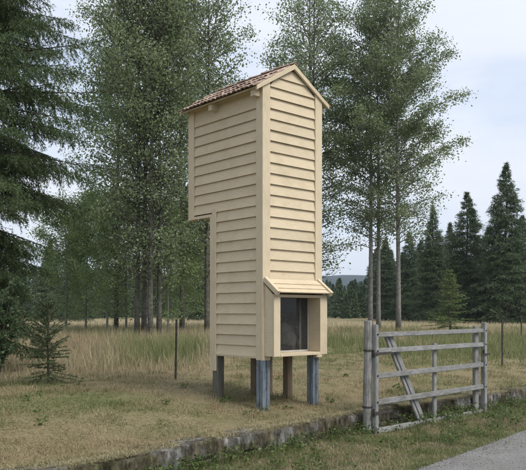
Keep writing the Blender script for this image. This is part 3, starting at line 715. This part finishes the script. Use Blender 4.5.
def spruce_meshes(h, reach, z0, levels, per, seed, trunk_r, tw_n, tw_len, sub_n, nd_den, nd_len, nd_w, c0, c1, droop=0.25, hang=0.5, up0=18, mat='needle', zmax=1.0):
    """spruce: whorled branches, side twigs, hanging sub-twigs, every needle tuft its own face"""
    rr = random.Random(seed); r = np.random.default_rng(seed)
    tb = MB(); K = 10
    tb.tube([(0.004 * h * math.sin(i_), 0.004 * h * math.cos(i_ * 1.3), h * i_ / K - (0.15 if i_ == 0 else 0)) for i_ in range(K + 1)], [trunk_r * (1 - 0.95 * i_ / K) + 0.01 for i_ in range(K + 1)], 8)
    lb = MB(); S = []; Dv = []; Ln = []
    for l_ in range(levels):
        s = (l_ + 0.5) / levels; s = s ** 0.92
        zc = z0 + (h * zmax - z0) * s
        for b_ in range(per):
            az = rr.uniform(0, 6.283); L = reach(zc) * rr.uniform(0.55, 1.18); z_ = zc + rr.uniform(-.5, .5) * (h - z0) / levels
            if L < 0.05: continue
            e0 = math.tan(R(up0 * (s * 2.2 - 0.7) + rr.uniform(-8, 8)))
            ca, sa = math.cos(az), math.sin(az)
            def bp(u_): return np.array([ca * L * u_, sa * L * u_, z_ + L * (e0 * u_ - droop * u_ * u_ * 1.6 + droop * 0.9 * u_ ** 3)])
            pts = [bp(k_ / 5) for k_ in range(6)]
            lb.tube(pts, [max(0.004, trunk_r * 0.10 * (1 - 0.9 * k_ / 5) * min(1, L)) for k_ in range(6)], 4, cap=False)
            for k_ in range(1, 5):
                dv = pts[k_ + 1] - pts[k_]; S.append(pts[k_]); Dv.append(unit(dv)); Ln.append(np.linalg.norm(dv))
            nt_ = max(4, int(tw_n * min(1.0, 0.35 + L / 2.5)))
            for j_ in range(nt_):
                u_ = 0.16 + 0.84 * (j_ + rr.random()) / nt_; p = bp(u_)
                sgn = 1 if j_ % 2 else -1; a2 = az + sgn * R(rr.uniform(38, 68))
                tl = tw_len * (0.30 + 0.85 * (1 - u_) ** 0.7) * rr.uniform(0.6, 1.25) * min(1.0, 0.10 + L * 0.55)
                dv = unit(np.array([math.cos(a2), math.sin(a2), -hang * rr.uniform(0.25, 1.0)]))
                S.append(p); Dv.append(dv); Ln.append(tl)
                for q in range(sub_n):
                    w_ = (q + rr.random()) / max(1, sub_n); p2 = p + dv * tl * w_
                    d2 = unit(np.array([rr.uniform(-1, 1), rr.uniform(-1, 1), 0]) * 0.75 + dv * 0.8 + np.array([0, 0, -hang * rr.uniform(0.3, 2.0)]))
                    S.append(p2); Dv.append(d2); Ln.append(tl * rr.uniform(0.25, 0.5))
    S = np.array(S); Dv = np.array(Dv); Ln = np.array(Ln)
    cnt = np.maximum(2, (Ln * nd_den).astype(int)); ix = np.repeat(np.arange(len(S)), cnt); n = len(ix)
    u_ = r.uniform(0, 1.0, n); base = S[ix] + Dv[ix] * (Ln[ix] * u_)[:, None]
    perp = r.normal(size=(n, 3)); perp = unit(perp - Dv[ix] * (perp * Dv[ix]).sum(1, keepdims=True))
    nd = unit(Dv[ix] * 0.75 + perp * r.uniform(0.35, 1.0, n)[:, None]); sd_ = unit(np.cross(nd, r.normal(size=(n, 3))))
    ll = (nd_len * r.uniform(0.6, 1.3, n))[:, None]; ww = (nd_w * r.uniform(0.7, 1.3, n))[:, None]
    v = np.stack([base - sd_ * ww * .5, base + sd_ * ww * .5, base + nd * ll], 1).reshape(-1, 3)
    f = np.arange(n * 3).reshape(-1, 3)
    tone = np.clip(0.55 * r.random(len(S))[ix] + 0.45 * r.random(n), 0, 1)
    col = np.repeat(interp_col(c0, c1, tone), 3, 0)
    tm = tb.mesh('trunk', smooth=True); tm.materials.append(M['sprucebark'])
    lm = lb.mesh('branches', smooth=True); lm.materials.append(M['sprucebark'])
    cm = mesh_np('crown', v, f, col); cm.materials.append(M[mat])
    return tm, lm, cm

SPD0, SPD1 = (0.042, 0.066, 0.034), (0.130, 0.174, 0.090)
# big dark spruce on the left, only its right half is in view
def near_reach(z): return float(np.interp(z, [0.6, 1.8, 3.0, 4.2, 5.3, 6.2, 7.5, 12.5], [1.1, 1.35, 1.7, 2.25, 2.4, 1.75, 1.7, 0.05]))
NS = spruce_meshes(12.5, near_reach, 0.7, 34, 6, 21, 0.20, 42, 0.62, 6, 66, 0.055, 0.0125, (0.028, 0.050, 0.022), (0.120, 0.165, 0.068), droop=0.24, hang=0.9, zmax=0.8)
place('spruce_tree', NS, TN, 'large dark drooping spruce cut off by the left edge of the photo', 'tree', -22, 12.6, 0.5)
FS1 = spruce_meshes(13.0, lambda z: 3.9 * max(0.015, 1 - z / 13.0) ** 0.95, 0.5, 46, 8, 22, 0.18, 12, 0.95, 2, 16, 0.24, 0.045, SPD0, SPD1, droop=0.22, hang=0.45)
FS2 = spruce_meshes(12.0, lambda z: 3.6 * max(0.015, 1 - z / 12.0) ** 0.90, 0.5, 42, 8, 23, 0.16, 12, 0.9, 2, 16, 0.24, 0.045, SPD0, SPD1, droop=0.25, hang=0.5)
GS_ = 'dark spruces across the field'
def far_spruce(me, h, px, topy, d, rz, label, sxy=1.0):
    sc = (hgt(topy, d) - 0.5) / h
    place('spruce_tree', me, TN, label, 'tree', px, d, rz, sc, GS_, sxy)
far_spruce(FS1, 13.0, 506, 163, 60, 0.2, 'tallest dark spruce, right of the gate end')
far_spruce(FS2, 12.0, 467, 192, 64, 1.4, 'second tallest dark spruce, above the right end of the gate', 1.08)
far_spruce(FS1, 13.0, 433, 205, 70, 2.9, 'dark spruce right of the aspen trunks, above the middle of the gate', 0.9)
far_spruce(FS2, 12.0, 541, 196, 62, 3.6, 'dark spruce cut off by the right edge', 1.1)
far_spruce(FS2, 12.0, 489, 226, 72, 4.4, 'lower dark spruce between the two tallest', 1.15)
far_spruce(FS1, 13.0, 450, 222, 74, 5.1, 'dark spruce filling the gap behind the young spruce', 1.15)
far_spruce(FS2, 12.0, 409, 232, 84, 0.9, 'dark spruce just right of the stout aspen trunk', 1.1)
far_spruce(FS2, 12.0, 421, 240, 88, 3.9, 'low dark spruce left of the young spruce', 1.35)
far_spruce(FS1, 13.0, 522, 215, 75, 5.8, 'dark spruce behind the tallest one, at its right', 1.4)
far_spruce(FS1, 13.0, 478, 235, 80, 0.7, 'low dark spruce behind the far gate end', 1.4)
far_spruce(FS1, 13.0, 386, 238, 92, 2.2, 'dark spruce seen between the aspen trunks', 1.1)
far_spruce(FS1, 13.0, 74, 222, 66, 4.0, 'dark spruce left of the aspen clump, beyond the field', 1.0)
far_spruce(FS2, 12.0, 200, 226, 80, 2.5, 'dark spruce just left of the tower, beyond the field', 1.15)
far_spruce(FS1, 13.0, 50, 240, 80, 3.1, 'dark spruce beyond the sapling on the left', 1.1)

# young conifers
BR0, BR1 = (0.075, 0.110, 0.038), (0.200, 0.260, 0.100)
SG = spruce_meshes(3.6, lambda z: 1.25 * max(0.03, 1 - z / 3.6) ** 0.75, 0.15, 24, 7, 24, 0.05, 10, 0.42, 2, 30, 0.11, 0.022, BR0, BR1, droop=0.02, hang=0.05, up0=26)
place('young_spruce', SG, TN, 'bright green young spruce behind the gate', 'young spruce', 450, 30.0, 0.4, (hgt(270, 30) - 0.5) / 3.6, None, 1.2)
SK0, SK1 = (0.045, 0.070, 0.030), (0.135, 0.180, 0.082)
SP = spruce_meshes(1.36, lambda z: 0.46 * max(0.25, 1 - (z / 1.5) ** 2.5), 0.12, 17, 6, 25, 0.013, 13, 0.21, 3, 110, 0.045, 0.011, SK0, SK1, droop=-0.12, hang=-0.1, up0=34)
place('spruce_sapling', SP, TN, 'small sparse spruce sapling in the dry grass on the left', 'sapling', 48, 10.9, 0.4, 0.90, None, 1.05)

# leafy bush at the left edge
def bush_meshes(h, rad, stems, nl, seed, size, c0, c1):
    rr = random.Random(seed); r = np.random.default_rng(seed); lb = MB(); C = []
    for s_ in range(stems):
        az = rr.uniform(0, 6.28); q = rad * rr.uniform(0.2, 1.0); hh = h * rr.uniform(0.6, 1.05)
        pts = [Vector((math.cos(az) * q * (u_ ** 1.3), math.sin(az) * q * (u_ ** 1.3), hh * u_ - (0.08 if u_ == 0 else 0))) for u_ in (0, .25, .5, .75, 1)]
        lb.tube(pts, [0.014 * (1 - 0.8 * u_) for u_ in (0, .25, .5, .75, 1)], 5, cap=False)
        for k_ in range(16):
            u_ = rr.uniform(0.25, 1.0); i_ = min(3, int(u_ * 4)); p = pts[i_].lerp(pts[i_ + 1], u_ * 4 - i_)
            e = p + Vector((rr.uniform(-1, 1), rr.uniform(-1, 1), rr.uniform(-.3, .6))).normalized() * rr.uniform(0.08, 0.26)
            lb.tube([p, e], [0.004, 0.002], 3, cap=False)
            for w_ in (0.4, 0.7, 1.0): C.append(tuple(p.lerp(e, w_)))
    C = np.array(C); P_ = C[r.integers(0, len(C), nl)] + r.normal(size=(nl, 3)) * 0.03
    v, f, col = leaves(P_, size, c0, c1, seed, up=0.8, shape=0.6)
    lm = lb.mesh('stems'); lm.materials.append(M['sprucebark']); cm = mesh_np('foliage', v, f, col); cm.materials.append(M['leaf'])
    return lm, cm
BU = bush_meshes(1.75, 0.62, 11, 5200, 31, 0.06, (0.045, 0.078, 0.036), (0.150, 0.200, 0.105))
place('leafy_bush', BU, ('stems', 'foliage'), 'leafy green bush at the left edge under the dark spruce', 'bush', -5, 10.3, 0.7, 0.9)

# distant wood beyond the field: one mass
def lowtree(seed, h, rad, c0, c1):
    r = np.random.default_rng(seed); n = 1500
    s = r.uniform(0.02, 1, n) ** 0.85; lob = 0.78 + 0.22 * np.sin(s * 40 + seed)
    rr_ = rad * (1 - s) ** 0.85 * lob * r.uniform(0.35, 1.12, n); az = r.uniform(0, 6.283, n)
    c = np.stack([np.cos(az) * rr_, np.sin(az) * rr_, h * s], 1)
    out = unit(np.stack([np.cos(az), np.sin(az), r.uniform(-0.7, 0.5, n)], 1) + r.normal(0, 0.35, (n, 3)))
    side = unit(np.cross(out, r.normal(size=(n, 3)))); wv = (0.10 + 0.12 * (1 - s))[:, None] * r.uniform(.6, 1.4, (n, 1))
    v = np.stack([c - side * wv, c + side * wv, c + out * wv * 4.2], 1).reshape(-1, 3)
    return v, np.arange(n * 3).reshape(-1, 3), np.repeat(interp_col(c0, c1, r.random(n)), 3, 0)
proto = [lowtree(50 + k_, 11.0, 2.6, (0.045, 0.068, 0.035), (0.115, 0.150, 0.075)) for k_ in range(4)] + [lowtree(60 + k_, 9.0, 3.8, (0.06, 0.085, 0.035), (0.145, 0.180, 0.080)) for k_ in range(2)]
VV, FF, CC = [], [], []; off = 0
for k_ in range(430):
    d = random.uniform(112, 190) if k_ < 290 else random.uniform(190, 330)
    x_ = random.uniform(-0.62, 0.62) * d
    if k_ >= 350: x_ = random.uniform(0.07, 0.17) * d
    px_ = CX + x_ / d * F
    base = 0.70 if 310 < px_ < 372 else (1.35 if px_ > 372 else 1.1)
    v, f, c = proto[random.randrange(6)]; a = random.uniform(0, 6.28); sc = base * random.uniform(0.6, 1.12) * (d / 150) ** 0.75
    ca, sa = math.cos(a), math.sin(a)
    q = v * sc; q = np.stack([q[:, 0] * ca - q[:, 1] * sa + x_, q[:, 0] * sa + q[:, 1] * ca + d, q[:, 2] + 0.4], 1)
    VV.append(q); FF.append(f + off); CC.append(c * random.uniform(0.8, 1.45)); off += len(q)
o = link('distant_wood', mesh_np('distant_wood', np.concatenate(VV), np.concatenate(FF), np.concatenate(CC)), None, M['needle'])
tag(o, 'dark mixed wood along the far side of the field', 'wood', kind='stuff')

# ---------------------------------------------------------------- grass
def blades(x, y, z, h_, wd, lean, cols, seed, segs=2, tipw=0.15):
    """curved grass blades, each its own strip"""
    r = np.random.default_rng(seed); n = len(x); az = r.uniform(0, 6.283, n); fa = az + r.uniform(-1.2, 1.2, n) + 1.57
    ld = np.stack([np.cos(az), np.sin(az)], 1) * lean[:, None]; sdv = np.stack([np.cos(fa), np.sin(fa)], 1) * (wd * 0.5)[:, None]
    rows = []
    for k_ in range(segs):
        u_ = k_ / segs; ctr = np.stack([x, y], 1) + ld * (u_ ** 1.8)[..., None] if False else np.stack([x, y], 1) + ld * (u_ ** 1.8)
        wz = z + h_ * u_ * (1 - 0.12 * u_); tp_ = 1 - (1 - tipw) * u_ * 0.7
        rows.append(np.concatenate([ctr - sdv * tp_, wz[:, None]], 1)); rows.append(np.concatenate([ctr + sdv * tp_, wz[:, None]], 1))
    rows.append(np.concatenate([np.stack([x, y], 1) + ld, (z + h_ * np.clip(1 - 0.35 * lean / np.maximum(h_, .01), 0.25, 1))[:, None]], 1))
    m_ = len(rows); v = np.stack(rows, 1).reshape(-1, 3); q = np.arange(n) * m_; f = []
    for k_ in range(segs - 1):
        a = q + 2 * k_; f += [np.stack([a, a + 1, a + 3], 1), np.stack([a, a + 3, a + 2], 1)]
    a = q + 2 * (segs - 1); f.append(np.stack([a, a + 1, a + 2], 1))
    return v, np.concatenate(f), np.repeat(cols, m_, 0)
def scatter(n, d0, d1, wide, seed, power=1.0):
    r = np.random.default_rng(seed); u_ = r.random(n)
    d = (d0 ** power + u_ * (d1 ** power - d0 ** power)) ** (1 / power) if power else d0 * (d1 / d0) ** u_
    return r.uniform(-wide, wide, n) * d, d, r
STRAW, STRAW2, OLIVE, GREEN, RUST = map(np.array, ((0.46, 0.395, 0.262), (0.275, 0.226, 0.138), (0.205, 0.206, 0.092), (0.115, 0.155, 0.056), (0.32, 0.228, 0.145)))
def mixc(a, b_, t_): return a * (1 - t_[:, None]) + b_ * t_[:, None]

# edge of the mown lawn: distance where the tall grass begins, by direction
def tall_start(x, d):
    k_ = x / d; px_ = CX + k_ * F
    return np.interp(px_, [-60, 20, 175, 215, 262, 330, 352, 372, 430, 490, 600], [11.4, 11.8, 12.2, 13.5, 16.5, 19.0, 19.5, 16.5, 15.5, 15.2, 15.0]) + 1.6 * (fbm(x * 0.8, d * 0.8, 71) - 0.5)

# lawn
x, d, r = scatter(330000, 5.2, 21.0, 0.50, 81, 1.0)
ts = tall_start(x, d); n_ = (d - wall_d(x)) / 1.41
keep = (n_ > 0.09) & (d < ts + 0.6)
x, d = x[keep], d[keep]; n = len(x); n_ = n_[keep]
pt = fbm(x * 0.75, d * 0.55, 91); p2 = fbm(x * 2.6, d * 2.0, 93); rn = r.random(n)
g = smooth01((pt * 0.55 + p2 * 0.45 - 0.36) / 0.20)                # green patches in the straw
col = mixc(np.repeat(STRAW[None] * 0.88, n, 0), np.repeat(STRAW2[None], n, 0), r.random(n))
col = mixc(col, np.repeat(OLIVE[None], n, 0), np.clip(g * 0.75 + 0.26 + r.normal(0, .22, n), 0, 1))
col = mixc(col, np.repeat(GREEN[None], n, 0), np.clip(g - 0.45 + r.normal(0, .25, n), 0, 0.9))
col = mixc(col, np.repeat(RUST[None], n, 0), np.clip((fbm(x * 0.9, d * 0.9, 97) - 0.5) * 3 + r.normal(0, .2, n), 0, 0.5))
tus = smooth01((fbm(x * 3.4, d * 2.6, 99) - 0.52) / 0.16); bare = smooth01((0.40 - fbm(x * 2.2, d * 1.7, 95)) / 0.08)
h_ = (0.016 + 0.038 * rn ** 2) * (0.6 + 0.6 * p2) + 0.055 * tus * rn + 0.07 * rn * (r.random(n) < 0.03); h_ *= 1 - 0.6 * bare
col = col * (0.62 + 0.75 * fbm(x * 5.5, d * 4.0, 96))[:, None]
edge = n_ < 0.22; h_[edge] *= 1.6
ca_, sa_ = 0.744, 0.669
for (lx, ly) in ((0.024, 0.024), (0.965, 0.06), (0.03, 0.945), (0.945, 0.53), (0.70, 0.945)):   # uncut tufts round the tower legs
    dl = np.hypot(x - (lx * ca_ - ly * sa_), d - (9.0 + lx * sa_ + ly * ca_)); h_ = h_ + 0.10 * r.random(n) * smooth01((0.17 - dl) / 0.10)
lean = np.abs(r.normal(0, 0.045, n)) + 0.015
v, f, c = blades(x, d, field_z(x, d) - 0.004, h_, 0.0035 + 0.00035 * d * r.uniform(.6, 1.4, n), lean, col, 101, 2)
o = link('lawn_grass', mesh_np('lawn_grass', v, f, c), None, M['grass']); tag(o, 'short dry mown grass around the tower', 'grass', kind='stuff')

# tall meadow grass
x, d, r = scatter(262000, 11.0, 75.0, 0.50, 82, 0.42)
ts = tall_start(x, d); keep = (d > ts - 0.8 + 1.6 * r.random(len(x)) ** 2) & (fbm(x * 2.3, d * 1.6, 117) + r.normal(0, .14, len(x)) > 0.40); x, d, ts = x[keep], d[keep], ts[keep]; n = len(x)
px_ = CX + x / d * F; right = smooth01((px_ - 225) / 90)
pt = fbm(x * 0.42, d * 0.25, 111); p2 = fbm(x * 1.5, d * 0.9, 113)
g = smooth01((pt * 0.6 + p2 * 0.4 - 0.475 + 0.16 * right * smooth01((34 - d) / 12)) / 0.18)
col = mixc(np.repeat(STRAW[None] * 0.98, n, 0), np.repeat(STRAW2[None], n, 0), r.random(n))
col = mixc(col, np.repeat(RUST[None], n, 0), np.clip((fbm(x * 0.6, d * 0.4, 115) - 0.52) * 4 + r.normal(0, .2, n), 0, 0.7) * (1 - 0.8 * right))
col = mixc(col, np.repeat(OLIVE[None], n, 0), np.clip(g * 0.8 + r.normal(0, .2, n), 0, 1))
col = mixc(col, np.repeat(GREEN[None] * 1.15, n, 0), np.clip(g - 0.40 + r.normal(0, .22, n), 0, 0.85))
ramp_in = smooth01((d - ts + 0.4) / 4.5)
h_ = (0.09 + (0.42 - 0.12 * right) * ramp_in) * (0.30 + 1.0 * r.random(n) ** 1.3) * (0.55 + 0.9 * p2)
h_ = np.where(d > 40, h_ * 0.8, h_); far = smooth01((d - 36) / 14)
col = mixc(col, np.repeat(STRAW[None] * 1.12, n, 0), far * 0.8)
lean = h_ * np.abs(r.normal(0.26, 0.22, n))
v, f, c = blades(x, d, field_z(x, d) - 0.01, h_, (0.0035 + 0.00045 * d) * r.uniform(.6, 1.5, n), lean, col, 102, 2, 0.5)
o = link('meadow_grass', mesh_np('meadow_grass', v, f, c), None, M['grass']); tag(o, 'tall dry meadow grass beyond the mown lawn', 'grass', kind='stuff')

# verge grass and long tufts at the wall foot
x, d, r = scatter(190000, 4.6, 14.5, 0.50, 83, 1.0)
e = (wall_d(x) - d) / 1.41; re = (d - road_edge(x)) / 1.57
ragged = 0.10 * (fbm(x * 3, d * 3, 121) - 0.5) * 2
keep = (e > -0.02) & ((re > ragged) | ((re > ragged - 0.18) & (r.random(len(x)) < 0.12)))
x, d, e, re = x[keep], d[keep], e[keep], re[keep]; n = len(x)
pt = fbm(x * 1.1, d * 1.1, 123); p2 = fbm(x * 4.0, d * 4.0, 125)
g = smooth01((pt * 0.55 + p2 * 0.45 - 0.32) / 0.22)
col = mixc(np.repeat(STRAW[None] * 0.75, n, 0), np.repeat(STRAW2[None], n, 0), r.random(n))
col = mixc(col, np.repeat(OLIVE[None], n, 0), np.clip(g * 0.85 + r.normal(0, .2, n), 0, 1))
col = mixc(col, np.repeat(GREEN[None], n, 0), np.clip(g - 0.25 + r.normal(0, .25, n), 0, 0.9))
col = col * (0.55 + 0.75 * fbm(x * 5, d * 5, 127))[:, None]
foot = smooth01(1 - e / 0.26); tuft = smooth01((p2 - 0.55) / 0.15)
h_ = (0.025 + 0.05 * r.random(n) ** 1.5) * (0.7 + 0.8 * p2) + (0.17 * foot * r.random(n) * smooth01((fbm(x * 2.4, d * 2.4, 129) - 0.38) / 0.2) + 0.05 * tuft * r.random(n)) * (0.4 + pt)
lean = h_ * np.abs(r.normal(0.45, 0.3, n)) + 0.008
v, f, c = blades(x, d, verge_z(x, d) - 0.004, h_, 0.0035 + 0.00035 * d * r.uniform(.6, 1.4, n), lean, col, 103, 2)
o = link('verge_grass', mesh_np('verge_grass', v, f, c), None, M['grass']); tag(o, 'green and straw coloured grass on the verge below the stone edging', 'grass', kind='stuff')

# grass overhanging the stones along the top of the wall
rw = np.random.default_rng(84); n = 60000; x = rw.uniform(-4.2, 8.4, n); off_ = rw.exponential(0.085, n) + 0.0
keep = (fbm(x * 1.6, x * 0 + 3, 131) + rw.normal(0, .12, n) > 0.43) | (off_ > 0.10); x, off_ = x[keep], off_[keep]; n = len(x)
y = wall_d(x) + off_ * 1.41
col = mixc(np.repeat(STRAW[None], n, 0), np.repeat(OLIVE[None], n, 0), np.clip(rw.normal(0.45, .3, n), 0, 1))
h_ = rw.uniform(0.01, 0.06, n); lean = rw.uniform(0.03, 0.15, n)
v, f, c = blades(x, y, 0.285 + 0 * x, h_ + 0.02, rw.uniform(0.004, 0.008, n), lean, col, 104, 2)
o = link('wall_top_grass', mesh_np('wall_top_grass', v, f, c), None, M['grass']); tag(o, 'straw grass creeping over the top of the stone edging', 'grass', kind='stuff')

# broad-leaved weeds: rosettes on the verge, along the wall foot and thinly over the lawn
rq = np.random.default_rng(86); WP = []
for k_ in range(420):
    kind = rq.random()
    if kind < 0.55:                                # wall foot
        x_ = rq.uniform(-2.6, 6.5); y_ = float(wall_d(x_)) - rq.exponential(0.16) * 1.41 - 0.02; zf = verge_z; big = 1.3
    elif kind < 0.92:                              # open verge
        x_ = rq.uniform(-1.5, 5.5); y_ = float(wall_d(x_)) - rq.uniform(0.1, 1.2) * 1.41; zf = verge_z; big = 0.8
        if y_ < float(road_edge(x_)) + 0.05: continue
    else:                                          # lawn
        y_ = rq.uniform(6.5, 14); x_ = rq.uniform(-0.45, 0.45) * y_; zf = field_z; big = 0.6
        if y_ < float(wall_d(x_)) + 0.4: continue
    z_ = float(zf(np.array([x_]), np.array([y_]))[0]); m_ = rq.integers(10, 26)
    a_ = rq.uniform(0, 6.28, m_); q_ = rq.uniform(0.02, 0.12, m_) * big
    WP.append(np.stack([x_ + np.cos(a_) * q_, y_ + np.sin(a_) * q_, z_ + rq.uniform(0.015, 0.11, m_) * big], 1))
WP = np.concatenate(WP)
v, f, c = leaves(WP, 0.045, (0.050, 0.085, 0.025), (0.150, 0.205, 0.065), 87, up=1.6, shape=0.55)
o = link('weeds', mesh_np('weeds', v, f, c), None, M['leaf']); tag(o, 'small green broad-leaved weeds along the stone edging and in the grass', 'weeds', kind='stuff')

# loose gravel on the road
rg = np.random.default_rng(85); n = 4500; x = rg.uniform(0.2, 6.5, n); q = rg.exponential(0.35, n); y = road_edge(x) - q * 1.5 + 0.05
s = rg.uniform(0.003, 0.009, n)[:, None]; oct_ = np.array([(1,0,0),(0,1,0),(-1,0,0),(0,-1,0),(0,0,.7),(0,0,-.5)])
rotz = rg.uniform(0, 6.28, n); cs, sn = np.cos(rotz), np.sin(rotz)
vv = oct_[None] * (s[:, None, :] * rg.uniform(.6, 1.3, (n, 6, 3)))
vv = np.stack([vv[..., 0] * cs[:, None] - vv[..., 1] * sn[:, None], vv[..., 0] * sn[:, None] + vv[..., 1] * cs[:, None], vv[..., 2]], -1) + np.stack([x, y, 0.036 + 0 * x], 1)[:, None]
tri = np.array([(0,1,4),(1,2,4),(2,3,4),(3,0,4),(1,0,5),(2,1,5),(3,2,5),(0,3,5)])
ff = (tri[None] + (np.arange(n) * 6)[:, None, None]).reshape(-1, 3)
gc = np.repeat(rg.uniform(0.20, 0.42, n)[:, None] * np.array([1, .97, .93])[None], 6, 0)
o = link('gravel', mesh_np('gravel', vv.reshape(-1, 3), ff, gc), None, M['grass']); tag(o, 'loose grey gravel along the road edge', 'gravel', kind='stuff')

# ---------------------------------------------------------------- the air over the valley
mb = MB(); mb.box((-3400, -2900, -1.5), (3400, 6200, 190)); hz = mb.build('haze', None)
hm = bpy.data.materials.new('air'); hm.use_nodes = True; ht = hm.node_tree; ht.nodes.clear()
ho = ht.nodes.new('ShaderNodeOutputMaterial'); hv = ht.nodes.new('ShaderNodeVolumePrincipled')
hv.inputs['Color'].default_value = (0.66, 0.80, 0.98, 1); hv.inputs['Density'].default_value = 0.0002
ht.links.new(hv.outputs[0], ho.inputs['Volume']); hz.data.materials.append(hm)
tag(hz, 'thin pale haze hanging over the field and far hills', 'haze', kind='stuff')
